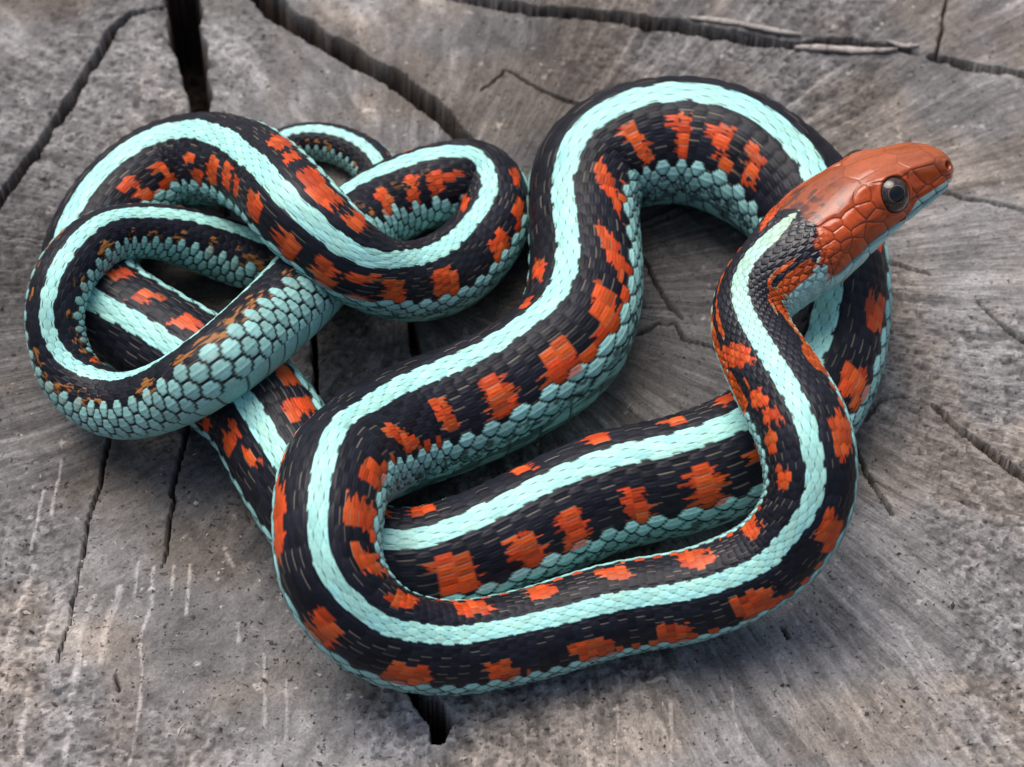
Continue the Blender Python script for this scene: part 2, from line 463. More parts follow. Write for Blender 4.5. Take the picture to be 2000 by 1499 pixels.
def build_ground():
    n = 120
    c = np.sign(np.linspace(-1, 1, n)) * np.abs(np.linspace(-1, 1, n)) ** 2.2 * 12000
    X, Y = np.meshgrid(c, c, indexing='ij')
    Z = STUMP_BASE + (fbm(X * 0.006, Y * 0.006, 90, 3) - 0.5) * 30 * sstep(200, 500, np.hypot(X, Y))
    idx = np.arange(n * n).reshape(n, n)
    f = np.stack([idx[:-1, :-1], idx[1:, :-1], idx[1:, 1:], idx[:-1, 1:]], -1).reshape(-1, 4)
    m, nt, b = material("leaf_litter", 0.95, 0.1)
    n2 = nt.nodes.new("ShaderNodeTexNoise"); n2.inputs["Scale"].default_value = 30; n2.inputs["Detail"].default_value = 8
    tc_ = nt.nodes.new("ShaderNodeTexCoord"); nt.links.new(tc_.outputs["Object"], n2.inputs["Vector"])
    cr = nt.nodes.new("ShaderNodeValToRGB")
    cr.color_ramp.elements[0].color = (0.03, 0.026, 0.016, 1); cr.color_ramp.elements[1].color = (0.13, 0.11, 0.07, 1)
    nt.links.new(n2.outputs["Fac"], cr.inputs[0]); nt.links.new(cr.outputs[0], b.inputs["Base Color"])
    g = link_mesh("ground", np.stack([X, Y, Z], -1).reshape(-1, 3) * MM, f, m)
    g["kind"] = "structure"


build_ground()
build_stump()

# ------------------------------------------------------------------ the snake
# centre line from snout to tail tip: x, y, z, radius (mm) and the roll of the back (degrees)
STATIONS = [
    (85.36, 24.52, 39.65, 2.85, 12.7),
    (81.46, 21.53, 40.86, 6.06, 14.2),
    (75.73, 18.41, 40.75, 7.55, 15.6),
    (69.29, 14.81, 39.84, 8.84, 17.4),
    (62.72, 11.06, 37.43, 8.43, 20.5),
    (57.24, 6.31, 35.61, 7.61, 22.6),
    (52.01, 1.33, 34.57, 7.57, 24.1),
    (47.78, -2.39, 32.37, 7.37, 23.1),
    (46.04, -6.63, 31.14, 7.14, 20.3),
    (46.36, -11.69, 31.00, 7.50, 15.0),
    (47.99, -17.00, 31.43, 7.93, 14.3),
    (51.19, -26.51, 32.69, 8.69, 14.3),
    (54.84, -39.09, 32.84, 8.84, 9.0),
    (55.17, -47.07, 27.36, 8.36, -5.0),
    (49.66, -53.21, 18.23, 8.23, -24.9),
    (37.46, -57.74, 12.55, 8.55, -25.0),
    (18.46, -60.67, 9.65, 8.65, -21.9),
    (0.19, -66.14, 8.52, 8.52, -14.8),
    (-12.82, -69.42, 10.64, 8.64, -16.8),
    (-26.07, -69.13, 18.10, 9.10, -18.6),
    (-32.90, -62.86, 26.51, 9.51, -10.7),
    (-33.73, -54.29, 29.93, 9.93, -5.5),
    (-32.78, -42.93, 28.39, 10.39, -2.3),
    (-29.82, -33.66, 21.91, 10.91, 3.4),
    (-22.96, -23.22, 14.98, 11.98, -5.4),
    (-12.13, -16.07, 12.33, 12.33, -9.2),
    (-5.08, -12.35, 12.09, 12.09, -11.4),
    (2.04, -7.61, 12.05, 12.05, -17.7),
    (10.83, 0.84, 12.17, 12.17, -18.0),
    (14.77, 13.39, 11.73, 11.73, -17.4),
    (15.31, 25.97, 11.38, 11.38, -23.1),
    (15.20, 38.48, 11.53, 11.53, -24.0),
    (16.85, 47.17, 12.28, 12.28, -12.3),
    (22.17, 52.08, 12.99, 12.99, -4.5),
    (30.64, 54.60, 13.46, 13.46, -9.6),
    (39.37, 54.40, 13.67, 13.67, -7.1),
    (47.91, 50.54, 13.72, 13.72, -10.8),
    (54.92, 44.99, 13.11, 13.11, -8.4),
    (60.45, 38.18, 12.69, 12.69, -4.6),
    (64.33, 28.71, 12.25, 12.25, 1.0),
    (65.54, 15.98, 11.87, 11.87, 4.7),
    (64.21, 3.51, 11.60, 11.60, 7.3),
    (60.44, -8.76, 11.54, 11.54, 5.4),
    (53.98, -18.66, 11.60, 11.60, 2.1),
    (45.57, -25.04, 11.52, 11.52, 0.1),
    (32.81, -30.92, 11.53, 11.53, -0.2),
    (18.31, -34.98, 11.48, 11.48, 0.1),
    (5.10, -41.99, 11.29, 11.29, 4.2),
    (-7.31, -47.96, 10.92, 10.92, -1.7),
    (-19.42, -51.28, 10.68, 10.68, -6.3),
    (-29.20, -49.56, 10.71, 10.71, -8.8),
    (-36.96, -39.09, 10.84, 10.84, -16.1),
    (-44.02, -26.52, 11.01, 11.01, -19.4),
    (-50.23, -14.68, 10.96, 10.96, -23.1),
    (-61.66, -4.44, 10.59, 10.59, -26.5),
    (-74.37, 5.28, 10.19, 10.19, -23.9),
    (-83.47, 13.19, 9.97, 9.97, -31.1),
    (-87.80, 21.71, 9.86, 9.86, -26.0),
    (-86.57, 31.06, 9.96, 9.96, -22.1),
    (-80.87, 42.89, 10.10, 10.10, -15.2),
    (-73.31, 50.22, 10.18, 10.18, -6.6),
    (-65.35, 49.86, 13.02, 10.02, 4.3),
    (-57.76, 44.11, 18.45, 9.45, 17.5),
    (-49.40, 31.13, 26.98, 8.98, 24.5),
    (-40.12, 15.00, 32.84, 8.84, 21.0),
    (-32.55, 10.02, 28.04, 8.04, 25.1),
    (-23.83, 12.47, 17.98, 7.98, 9.2),
    (-15.08, 19.05, 11.44, 8.44, -0.0),
    (-8.77, 27.12, 8.34, 8.34, -8.2),
    (-4.64, 35.14, 7.99, 7.99, -8.7),
    (-3.82, 43.60, 7.63, 7.63, -5.3),
    (-7.12, 48.99, 8.11, 8.11, -9.5),
    (-14.75, 47.07, 8.63, 8.63, 14.7),
    (-22.85, 43.24, 8.71, 8.71, 15.0),
    (-30.68, 35.82, 10.50, 8.50, 25.0),
    (-37.68, 19.05, 16.37, 8.37, 37.3),
    (-47.05, -1.17, 22.99, 7.99, 58.9),
    (-57.62, -16.25, 26.41, 7.41, 57.4),
    (-68.39, -17.80, 18.89, 6.89, 26.7),
    (-79.57, -14.61, 12.58, 6.58, 19.9),
    (-87.37, -8.92, 13.11, 6.11, 2.4),
    (-90.74, -2.18, 16.72, 5.72, -12.9),
    (-91.19, 2.59, 20.71, 5.71, -4.9),
    (-90.05, 8.28, 22.94, 5.94, 6.2),
    (-86.69, 15.57, 22.99, 5.99, 4.8),
    (-81.25, 23.67, 19.65, 5.65, 6.7),
    (-73.56, 27.66, 15.61, 5.61, -0.3),
    (-65.72, 28.91, 11.19, 6.19, -11.0),
    (-58.42, 28.40, 7.65, 6.65, -16.7),
    (-50.40, 27.04, 6.43, 6.43, -4.4),
    (-41.78, 30.36, 6.14, 6.14, 1.1),
    (-33.66, 37.14, 5.65, 5.65, 9.1),
    (-27.99, 46.29, 5.05, 5.05, 7.5),
    (-30.19, 55.90, 4.66, 4.66, -3.6),
    (-38.58, 62.40, 4.25, 4.25, 1.8),
    (-46.47, 63.35, 4.03, 4.03, 0.2),
    (-53.62, 60.26, 3.46, 3.46, -1.1),
    (-58.92, 54.46, 2.45, 2.45, -0.6),
    (-62.02, 49.10, 1.00, 1.00, -3.0),
]

# red bars: scale index along the body, row from mid back, half length, half height in rows, slant
PATCHES = [
    (11.46, 7.13, 1.03, 3.64, -0.19),
    (16.91, 6.34, 0.39, 1.86, -0.04),
    (15.58, 7.38, 0.55, 1.70, -0.03),
    (18.08, 9.04, 0.46, 1.47, 0.12),
    (20.10, 7.47, 0.54, 1.53, -0.01),
    (24.78, 9.20, 0.88, 3.12, 0.04),
    (29.68, 7.93, 0.91, 3.10, 0.11),
    (34.29, 7.72, 0.66, 2.24, 0.16),
    (38.24, 8.46, 0.69, 2.96, 0.04),
    (42.27, 7.33, 0.89, 2.67, 0.03),
    (47.02, 7.23, 0.92, 2.28, -0.19),
    (18.39, -8.49, 0.64, 3.19, 0.10),
    (22.43, -9.21, 0.58, 4.75, -0.09),
    (27.56, -9.05, 1.09, 4.13, 0.02),
    (31.96, -10.19, 0.78, 3.21, 0.05),
    (36.39, -10.45, 0.97, 3.22, 0.12),
    (41.10, -10.50, 0.67, 3.00, 0.06),
    (45.33, -10.49, 0.73, 2.86, -0.00),
    (48.64, -9.55, 0.36, 4.09, 0.07),
    (51.32, -9.89, 0.58, 2.09, 0.07),
    (85.96, -9.47, 0.55, 2.09, 0.04),
    (88.58, -9.70, 0.45, 3.25, 0.03),
    (102.76, 7.76, 0.50, 2.29, 0.02),
    (94.05, 5.41, 0.30, 1.24, 0.09),
    (96.47, 6.48, 0.30, 1.98, 0.00),
    (92.01, 6.42, 0.30, 1.76, -0.06),
    (98.94, 6.30, 0.30, 1.66, -0.01),
    (110.64, -6.65, 0.31, 2.55, 0.03),
    (109.45, -4.66, 0.30, 0.98, -0.02),
    (52.26, -10.48, 0.30, 2.26, -0.05),
    (112.52, -10.00, 0.30, 1.28, -0.12),
    (110.34, 8.60, 0.30, 3.33, 0.05),
    (111.76, 10.10, 0.30, 1.67, 0.02),
    (117.39, 5.81, 0.30, 2.23, -0.06),
    (115.38, 5.53, 0.30, 2.09, -0.08),
    (118.97, 8.68, 0.30, 2.44, 0.00),
    (184.02, 4.59, 0.30, 2.38, 0.24),
    (124.67, 7.27, 0.30, 1.11, -0.04),
    (124.85, 11.16, 0.30, 1.50, 0.17),
    (126.31, 8.34, 0.30, 1.06, 0.01),
    (127.06, 11.90, 1.50, 1.35, -0.01),
    (130.40, 7.10, 0.35, 0.97, -0.11),
    (131.05, 10.90, 0.38, 1.59, -0.16),
    (132.66, 8.21, 0.49, 3.14, -0.03),
    (134.29, 6.83, 0.35, 2.63, 0.03),
    (135.52, 7.47, 0.30, 2.01, 0.05),
    (137.35, 7.65, 0.30, 2.89, 0.01),
    (138.85, 9.37, 0.30, 3.26, 0.01),
    (140.27, 9.04, 0.30, 3.87, 0.04),
    (141.13, 6.16, 0.30, 1.34, -0.02),
    (141.58, 12.69, 0.30, 1.09, 0.07),
    (142.47, 9.08, 0.41, 3.04, 0.08),
    (134.81, -9.23, 0.60, 3.35, 0.13),
    (136.49, -7.76, 0.30, 2.05, 0.10),
    (137.94, -8.43, 0.30, 3.14, 0.03),
    (138.69, -7.49, 0.30, 3.00, -0.00),
    (139.95, -7.22, 0.30, 1.79, -0.05),
    (145.48, 8.82, 0.65, 3.45, 0.06),
    (149.48, 10.98, 0.61, 3.19, -0.04),
    (151.59, 10.28, 0.44, 1.88, -0.10),
    (153.23, 7.93, 0.30, 1.31, 0.10),
    (140.02, -9.61, 0.30, 3.03, 0.01),
    (160.70, -5.80, 0.39, 0.80, -0.09),
    (160.93, -7.90, 0.45, 0.97, -0.16),
    (158.54, -5.24, 0.36, 0.82, 0.01),
    (158.94, -8.00, 0.37, 1.33, -0.07),
    (157.15, -7.49, 0.30, 2.06, -0.05),
    (156.40, -6.65, 0.30, 0.60, -0.06),
    (151.38, -6.31, 0.49, 1.83, -0.24),
    (67.61, -6.34, 0.47, 1.86, -0.25),
    (65.06, -3.36, 0.30, 2.00, -0.11),
    (74.57, 8.05, 0.29, 3.68, 0.06),
    (76.37, 8.18, 0.25, 3.27, 0.04),
    (78.11, 8.59, 0.29, 2.86, 0.13),
    (79.46, 8.59, 0.29, 2.59, 0.13),
    (-0.79, 5.59, 1.55, 1.50, -0.61),
    (71.20, 8.59, 0.51, 2.59, -0.37),
    (68.43, 8.18, 0.52, 2.45, -0.31),
    (66.15, 9.35, 0.45, 3.35, -0.11),
    (64.10, 10.25, 0.50, 3.16, -0.04),
    (61.99, 8.59, 0.38, 3.41, 0.02),
    (59.81, 8.05, 0.36, 2.86, 0.07),
    (56.29, 8.59, 0.57, 2.86, 0.21),
    (53.29, 10.21, 0.47, 2.84, 0.04),
    (51.64, 8.32, 0.38, 3.14, 0.01),
    (49.85, 8.59, 0.54, 2.32, -0.15),
    (93.94, -9.22, 0.42, 3.49, 0.02),
    (96.15, -9.71, 0.40, 3.17, 0.02),
    (98.50, -9.66, 0.35, 3.39, 0.00),
    (100.17, -9.27, 0.38, 3.00, 0.03),
    (102.26, -8.45, 0.54, 3.55, 0.03),
    (82.83, 9.13, 0.60, 3.25, 0.01),
    (85.80, 9.42, 0.47, 3.09, 0.02),
    (88.56, 9.51, 0.53, 3.39, -0.04),
    (105.13, 9.20, 0.56, 3.37, 0.16),
    (107.81, 9.51, 0.49, 3.30, -0.13),
    (122.06, 9.32, 0.52, 3.34, 0.14),
    (160.48, 9.61, 0.46, 3.07, 0.07),
    (82.96, -9.05, 0.57, 3.07, 0.10),
    (91.53, -9.14, 0.64, 3.28, 0.11),
    (105.42, -9.43, 0.46, 3.39, 0.01),
    (119.45, -9.01, 0.47, 3.38, -0.08),
]


# ---- path begin
HS = 1.40               # head length factor
HEAD_END = 53.0        # mm from the snout where the head has become the neck


def snake_path():
    st = np.array(STATIONS)
    P = st[:, :3]
    ch = np.r_[0, np.cumsum(np.linalg.norm(np.diff(P, axis=0), axis=1))]
    n = len(P)
    val = st.copy()
    tan = np.zeros_like(val)
    h = np.diff(ch)[:, None]
    sl = np.diff(val, axis=0) / h
    tan[1:-1] = (sl[:-1] * h[1:] + sl[1:] * h[:-1]) / (h[1:] + h[:-1])
    tan[0] = sl[0]; tan[-1] = sl[-1]
    N = 9000
    q = np.linspace(0, ch[-1], N)
    i = np.clip(np.searchsorted(ch, q, side='right') - 1, 0, n - 2)
    hh = (ch[i + 1] - ch[i]); t = (q - ch[i]) / hh
    t = t[:, None]; hh = hh[:, None]
    a = (2 * t**3 - 3 * t**2 + 1) * val[i] + (t**3 - 2 * t**2 + t) * hh * tan[i] + (-2 * t**3 + 3 * t**2) * val[i + 1] + (t**3 - t**2) * hh * tan[i + 1]
    # soften the joints of the curve
    ds = ch[-1] / N
    def smooth(arr, sig):
        k = int(3 * sig / ds); w = np.exp(-0.5 * (np.arange(-k, k + 1) * ds / sig) ** 2); w /= w.sum()
        e0 = 2 * arr[0] - arr[1:k + 1][::-1]; e1 = 2 * arr[-1] - arr[-k - 1:-1][::-1]
        ex = np.concatenate([e0, arr, e1], 0)
        return np.stack([np.convolve(ex[:, c], w, mode='valid') for c in range(arr.shape[1])], 1)
    C = smooth(a[:, :3], 2.4)
    RR = smooth(a[:, 3:5], 4.0)
    s = np.r_[0, np.cumsum(np.linalg.norm(np.diff(C, axis=0), axis=1))]
    T = np.gradient(C, s, axis=0)
    T /= np.linalg.norm(T, axis=1)[:, None]
    K = np.gradient(T, s, axis=0)                    # curvature vector
    K = smooth(K, 2.5)
    R = np.maximum(RR[:, 0], 0.25)
    roll = np.radians(RR[:, 1])
    # length of one scale along the body, as a share of the local girth
    f = np.interp(s, [0, 50, 90, 170, 260, 600, 780, 860, 1100], [.33, .33, .37, .46, .52, .55, .54, .54, .60])
    v = np.r_[0, np.cumsum(np.diff(s) / (0.5 * (f[1:] * R[1:] + f[:-1] * R[:-1])))]
    v = v - np.interp(26.0 * HS, s, v)
    return dict(C=C, T=T, K=K, R=R, roll=roll, s=s, v=v)


def frames(pt, s):
    g = lambda k: np.stack([np.interp(s, pt['s'], pt[k][:, c]) for c in range(3)], 1)
    C = g('C'); T = g('T'); K = g('K')
    T /= np.linalg.norm(T, axis=1)[:, None]
    R = np.interp(s, pt['s'], pt['R']); ro = np.interp(s, pt['s'], pt['roll']); v = np.interp(s, pt['s'], pt['v'])
    U = np.array([0, 0, 1.0]) - T * T[:, 2:3]
    U /= np.linalg.norm(U, axis=1)[:, None]
    S = np.cross(T, U)
    c = np.cos(ro)[:, None]; sn = np.sin(ro)[:, None]
    return C, T, K, R, v, U * c + S * sn, S * c - U * sn


def tail_mix(s):
    return sstep_(780.0, 850.0, s)


def sstep_(a, b, x):
    t = np.clip((x - a) / (b - a), 0, 1)
    return t * t * (3 - 2 * t)


def row_of(theta, s):
    """signed scale-row coordinate round the body (0 = mid back) and row of the belly edge"""
    tm = tail_mix(s)
    w1 = 5.5 + 3.5 * tm; knee = 12.5 - 6.0 * tm; w2 = 6.0 + 2.6 * sstep_(70.0, 150.0, s) + 8.4 * tm
    a = np.degrees(np.abs(theta))
    u = np.where(a < knee * w1, a / w1, knee + (a - knee * w1) / w2)
    return np.sign(theta) * u, 16.5 - 5.6 * tm


HEAD_TAB = np.array([
    # s, half width, top, bottom
    (0.0, 0.3, 0.3, 0.3), (0.35, 2.6, 2.4, 1.9), (1.0, 3.9, 3.7, 2.9), (2.2, 4.9, 4.8, 3.9), (4.5, 5.7, 5.8, 5.0), (8, 6.6, 6.9, 6.0),
    (12, 7.8, 7.9, 6.8), (16, 9.0, 8.3, 7.5), (20, 9.8, 8.4, 8.0), (24, 9.8, 8.3, 8.1), (28, 9.0, 8.0, 7.8), (32, 8.1, 7.8, 7.6)])


def rings(pt, s, theta):
    C, T, K, R, v, D, Sd = frames(pt, s)
    hs = np.r_[HEAD_TAB[:, 0] * HS, HEAD_END]
    RN = np.interp(HEAD_END, pt['s'], pt['R'])
    hm = s < HEAD_END
    W = R.copy(); Ht = R.copy(); Hb = R * 0.97
    for k, arr in ((1, W), (2, Ht), (3, Hb)):
        vv = np.r_[HEAD_TAB[:, k], RN * (0.97 if k == 3 else 1)]
        arr[hm] = np.interp(s[hm], hs, vv)
    pw = np.where(hm, 1 - 0.20 * sstep_(HEAD_END, 30, s) * sstep_(0, 3, s + 0.5), 1.0)
    ct = np.cos(theta)[None, :]; stt = np.sin(theta)[None, :]
    lat = W[:, None] * np.sign(stt) * np.abs(stt) ** pw[:, None]
    ver = np.where(ct > 0, Ht[:, None], Hb[:, None]) * np.sign(ct) * np.abs(ct) ** pw[:, None]
    off = D[:, None, :] * ver[..., None] + Sd[:, None, :] * lat[..., None]
    # keep the inside of tight bends from folding over itself
    km = np.linalg.norm(K, axis=1); kd = K / (km[:, None] + 1e-9)
    e = (off * kd[:, None, :]).sum(-1)
    lim = 0.97 / (km[:, None] + 1e-6)
    z = np.clip(e / lim, 0, None)
    z2 = np.where(z > 0.6, 0.6 + 0.4 * np.tanh((z - 0.6) / 0.4), z)
    e2 = np.where(e > 0, z2 * lim, e)
    off = off + kd[:, None, :] * (e2 - e)[..., None]
    return C[:, None, :] + off, v
# ---- path end


def hash01(a, b, k=0):
    x = np.sin(a * 127.1 + b * 311.7 + k * 74.7) * 43758.5453
    return x - np.floor(x)


def scale_cell(u, v, LL):
    """which scale of the brick-like lattice a point belongs to, and where in it"""
    best = None
    r0 = np.floor(u)
    for r in (r0, r0 + 1):
        off = np.where(np.mod(r, 2) == 0, 0.0, 0.5)
        k = np.round(v - off)
        a = v - off - k
        b = u - r
        d = (LL / 2 + (0.5 - LL) * (1 - np.abs(b))) - np.abs(a)
        if best is None:
            best = [r, k, a, b, d]
        else:
            m = d > best[4]
            best = [np.where(m, n, o) for n, o in zip((r, k, a, b, d), best)]
    return best


HEAD_SITES = [
    # mm from the snout, mm round from the middle of the head, weight
    (2.3, 1.7, 0.2), (5.8, 2.5, 0.6), (11.3, 0.0, 1.3), (11.0, 4.4, 0.9), (19.2, 3.6, 3.0),
    (2.5, 5.0, 0.4), (5.6, 6.4, 0.3), (7.7, 7.6, 0.2), (11.3, 8.3, 2.2),
    (15.0, 6.7, 0.0), (15.4, 8.9, 0.0), (14.4, 11.1, 0.0),
    (1.6, 7.6, 0.0), (3.8, 9.0, 0.2), (6.3, 10.4, 0.3), (9.0, 12.2, 0.3), (12.2, 13.9, 0.6), (16.0, 14.4, 1.0), (20.0, 14.8, 1.1), (23.4, 15.2, 0.3),
    (18.3, 9.4, 0.7), (18.4, 11.8, 0.3), (21.2, 7.9, 0.3), (21.4, 10.2, 0.4), (21.8, 12.4, 0.2), (23.9, 8.8, 0.0), (24.2, 11.0, 0.2), (24.6, 13.2, 0.0), (26.4, 7.4, 0.0),
    (27.5, 10.6, 0.0), (27.0, 12.9, 0.0), (0.8, 0.0, 0.0),
    (2.0, 11.4, 0.0), (5.0, 13.8, 0.0), (8.4, 16.0, 0.0), (12.0, 17.6, 0.2), (16.0, 18.6, 0.3), (20.0, 19.0, 0.2),
]
EYE_S, EYE_Y, EYE_R = 11.3 * HS, 8.6, 3.7


def build_snake():
    pt = snake_path()
    NU = 336
    theta = -np.pi + (np.arange(NU) + 0.0) * 2 * np.pi / NU
    s_tot = pt['s'][-1]
    s_head = np.r_[np.array([0.0, .03, .08, .15, .24, .34, .45, .57]), np.arange(0.7, 32.0 * HS, 0.14)]
    v0 = np.interp(32.0 * HS, pt['s'], pt['v']); v1 = pt['v'][-1]
    s_body = np.interp(np.arange(v0, v1, 1 / 12.0), pt['v'], pt['s'])
    s = np.r_[s_head, s_body, s_tot - 0.02]
    V, v = rings(pt, s, theta)
    # head rings: pull the first one in to a rounded snout
    dS = np.gradient(V, axis=0)
    dT = (np.roll(V, -1, 1) - np.roll(V, 1, 1)) * 0.5
    Nn = np.cross(dS, dT)
    Nn /= np.linalg.norm(Nn, axis=2)[..., None] + 1e-12
    Cc = np.stack([np.interp(s, pt['s'], pt['C'][:, c]) for c in range(3)], 1)
    if ((V - Cc[:, None, :]) * Nn)[200:400].sum() < 0:
        Nn = -Nn
    R = np.interp(s, pt['s'], pt['R'])
    SS = np.repeat(s[:, None], NU, 1)
    VV = np.repeat(v[:, None], NU, 1)
    TH = np.repeat(theta[None, :], len(s), 0)
    U, UB = row_of(TH, SS)
    tm = tail_mix(SS)
    LLa = 0.22 + 0.26 * sstep(2.8, 4.2, np.abs(U)) * sstep(12.6, 12.2, np.abs(U)) * (1 - tm) * sstep(60, 110, SS) + 0.08 * tm
    r, k, a, b, d = scale_cell(U, VV, LLa)
    au = np.abs(U); ar = np.abs(r)
    rnd = hash01(r, k); rnd2 = hash01(r, k, 3)
    side = 1 - np.abs(b)                                   # 0 on the long side of a scale
    Lloc = np.gradient(s)[:, None] * 0 + (np.interp(s, pt['s'], np.gradient(pt['s']) / np.gradient(pt['v'])))[:, None]
    relk = np.clip(Lloc / 5.0, 0.25, 1.2)
    # ---------------- relief of the body scales
    edge = sstep(0.0, 0.085, d) * sstep(0.0, 0.16, side)
    ramp = 0.35 + 0.65 * np.clip(a + 0.5, 0, 1)
    keel = np.exp(-(b / 0.13) ** 2) * np.clip(d * 3.0, 0, 1)
    hscale = 0.26 * edge * ramp + 0.20 * keel * (ar > 0.5)
    blue_row = ar >= (13 - 6 * tm) - 0.01
    hscale = np.where(blue_row, 0.34 * sstep(0.0, 0.13, d) * sstep(0.0, 0.2, side) * (0.6 + 0.4 * ramp) + 0.16 * keel, hscale)
    ventral = au > UB
    fv = VV - np.floor(VV)
    hv = 0.28 * sstep(0.0, 0.12, fv) * (0.5 + 0.5 * fv)
    flat = np.where(au < 2.9, 0.55, 0.85)
    hscale = np.where(blue_row, hscale, hscale * flat)
    hbody = np.where(ventral, hv, hscale) * relk
    neckk = sstep(95, 45, SS)
    hbody *= 1 + 1.2 * neckk
    hbody *= sstep(22.0, 27.0, SS / HS)
    # ---------------- head plates
    i_h = np.searchsorted(s, 31.0 * HS)
    hd = np.zeros_like(U)
    seg = np.linalg.norm(np.diff(V[:i_h + 1], axis=1, append=V[:i_h + 1, :1]), axis=2)
    j0 = NU // 2                                            # theta = 0
    Yr = np.zeros((i_h + 1, NU))
    Yr[:, j0 + 1:] = np.cumsum(seg[:, j0:-1], axis=1)
    Yr[:, :j0] = np.cumsum(seg[:, :j0][:, ::-1], axis=1)[:, ::-1]
    SH = SS[:i_h + 1] / HS
    Xr = SS[:i_h + 1] / HS + 0.16 * (fbm(SS[:i_h + 1] * 0.5, TH[:i_h + 1] * 3 + 20, 120, 2) - 0.5)
    Yw = Yr + 0.22 * (fbm(SS[:i_h + 1] * 0.5 + 9, TH[:i_h + 1] * 3 + 33, 123, 2) - 0.5)
    sg = np.where(TH[:i_h + 1] < 0, -1.0, 1.0)
    F1 = np.full(Xr.shape, 99.0); F2 = np.full(Xr.shape, 99.0); ID = np.zeros(Xr.shape, int)
    for n, (sx, sy, w) in enumerate(HEAD_SITES):
        for mir in ((1,) if sy == 0 else (1, -1)):
            dd = np.hypot((Xr - sx) * 1.15, Yw * sg - sy * mir) - w
            m = dd < F1
            F2 = np.where(m, F1, np.minimum(F2, dd))
            ID = np.where(m, n, ID)
            F1 = np.where(m, dd, F1)
    gap = F2 - F1
    plate = sstep(0.0, 0.42, gap) * 0.20 + sstep(0.2, 1.8, gap) * 0.10
    topsoft = sstep(2.0, 6.5, Yr)                           # the crown plates lie almost flush
    plate = plate * (0.34 + 0.75 * topsoft)
    ym = np.interp(SH, [0, 1.5, 6, 12, 20, 25, 27], [7.6, 8.6, 11.8, 15.2, 16.9, 16.6, 16.0])
    mouth = np.exp(-((Yr - ym) / 0.28) ** 2) * sstep(27.5, 24, SH)
    hd[:i_h + 1] = plate * sstep(29.5, 25.5, SH) - 0.5 * mouth
    # brow ridge over the eye running down to the nostril
    brow = np.exp(-((Yr - np.interp(SH, [2, 8, 12, 17], [3.4, 4.6, 5.0, 5.6])) / 0.9) ** 2) * sstep(1.5, 5, SH) * sstep(17, 13, SH)
    hd[:i_h + 1] += 0.45 * brow
    # hollow between brow and lip in front of the eye
    lore = np.exp(-((Yr - 7.2) / 1.6) ** 2) * np.exp(-((SH - 6.2) / 2.4) ** 2)
    hd[:i_h + 1] -= 0.55 * lore
    # swollen cheek
    cheek = np.exp(-((Yr - 11.5) / 3.2) ** 2) * np.exp(-((SH - 20) / 5.0) ** 2)
    hd[:i_h + 1] += 0.45 * cheek
    P = V + Nn * (hbody + hd)[..., None]
    # the eyes and nostrils
    eyes = []
    ie = np.argmin(np.abs(s - EYE_S))
    inn = np.argmin(np.abs(s - 3.6))
    for mir in (1, -1):
        js = np.where(np.sign(theta) == mir)[0]
        je = js[np.argmin(np.abs(Yr[ie, js] - EYE_Y))]
        sp = V[ie, je]; nr = Nn[ie, je]
        ec = sp - nr * 1.5
        q = V[:i_h + 1] - sp
        rd = np.linalg.norm(q - nr * (q @ nr)[..., None], axis=2)
        near = (np.linalg.norm(q, axis=2) < 7)
        rim = np.exp(-((rd - 3.7) / 0.42) ** 2) * 0.42
        dig = -1.7 * sstep(3.35, 2.8, rd)
        P[:i_h + 1] += (nr * ((rim + dig) * near)[..., None])
        fwd = V[ie - 14, je] - V[ie + 14, je]; fwd = fwd / np.linalg.norm(fwd)
        gaze = nr + np.array([0, 0, 0.30]) - fwd * 0.24
        eyes.append((ec, gaze, -fwd))
        jn = js[np.argmin(np.abs(Yr[inn, js] - 5.0))]
        sp = V[inn, jn]; nr = Nn[inn, jn]
        q = V[:i_h + 1] - sp
        rd = np.linalg.norm(q, axis=2)
        P[:i_h + 1] += nr * (-1.2 * sstep(0.85, 0.45, rd) + 0.22 * np.exp(-((rd - 1.15) / 0.3) ** 2))[..., None]

    # ---------------- pigment
    MINT = np.array([0.400, 0.790, 0.720]); BLACK = np.array([0.0085, 0.0092, 0.0150]); RED = np.array([0.620, 0.074, 0.012])
    TEAL = np.array([0.265, 0.515, 0.485]); SKIN = np.array([0.0065, 0.0070, 0.0080]); STRAW = np.array([0.36, 0.31, 0.22])
    OCHRE = np.array([0.33, 0.13, 0.03])
    col = np.zeros(U.shape + (3,))
    jit = (0.80 + 0.40 * rnd)[..., None]
    col[:] = BLACK * (0.7 + 0.9 * rnd[..., None])
    # straw-coloured skin showing as dashes between the stretched flank scales
    dash = sstep(0.17, 0.06, side) * sstep(0.25, 0.20, np.abs(a)) * (ar >= 5.0) * (rnd2 > 0.60) * (au < UB)
    dash = np.where(tm > 0.5, dash * 0.4, dash) * sstep(40, 110, SS)
    # red bars
    red = np.zeros(U.shape, bool)
    kc = k + np.where(np.mod(r, 2) == 0, 0.0, 0.5)          # centre of the owning scale
    jv = (hash01(r, k, 5) - 0.5) * 0.22
    for (pv, pu, hw, hu, slope) in PATCHES:
        sel = np.abs(v - pv) < (hw + 2 + abs(slope) * (hu + 1))
        i = np.where(sel)[0]
        if len(i) == 0:
            continue
        sl = slice(i[0], i[-1] + 1)
        # a part-way snap to whole scales gives the stepped outline
        vv = 0.42 * kc[sl] + 0.58 * VV[sl] + (hash01(r[sl], np.round(pv), 5) - 0.5) * 0.45 * hw + (hash01(r[sl], k[sl], 6) - 0.5) * 0.30 * hw + (fbm(VV[sl] * 4, U[sl] * 2.6 + 30, 148, 2) - 0.5) * 0.34 - 0.16 * np.abs(b[sl]) * np.sign(VV[sl] - pv)
        uu = 0.5 * r[sl] + 0.5 * U[sl]
        du = uu - pu
        dv = vv - pv - slope * du
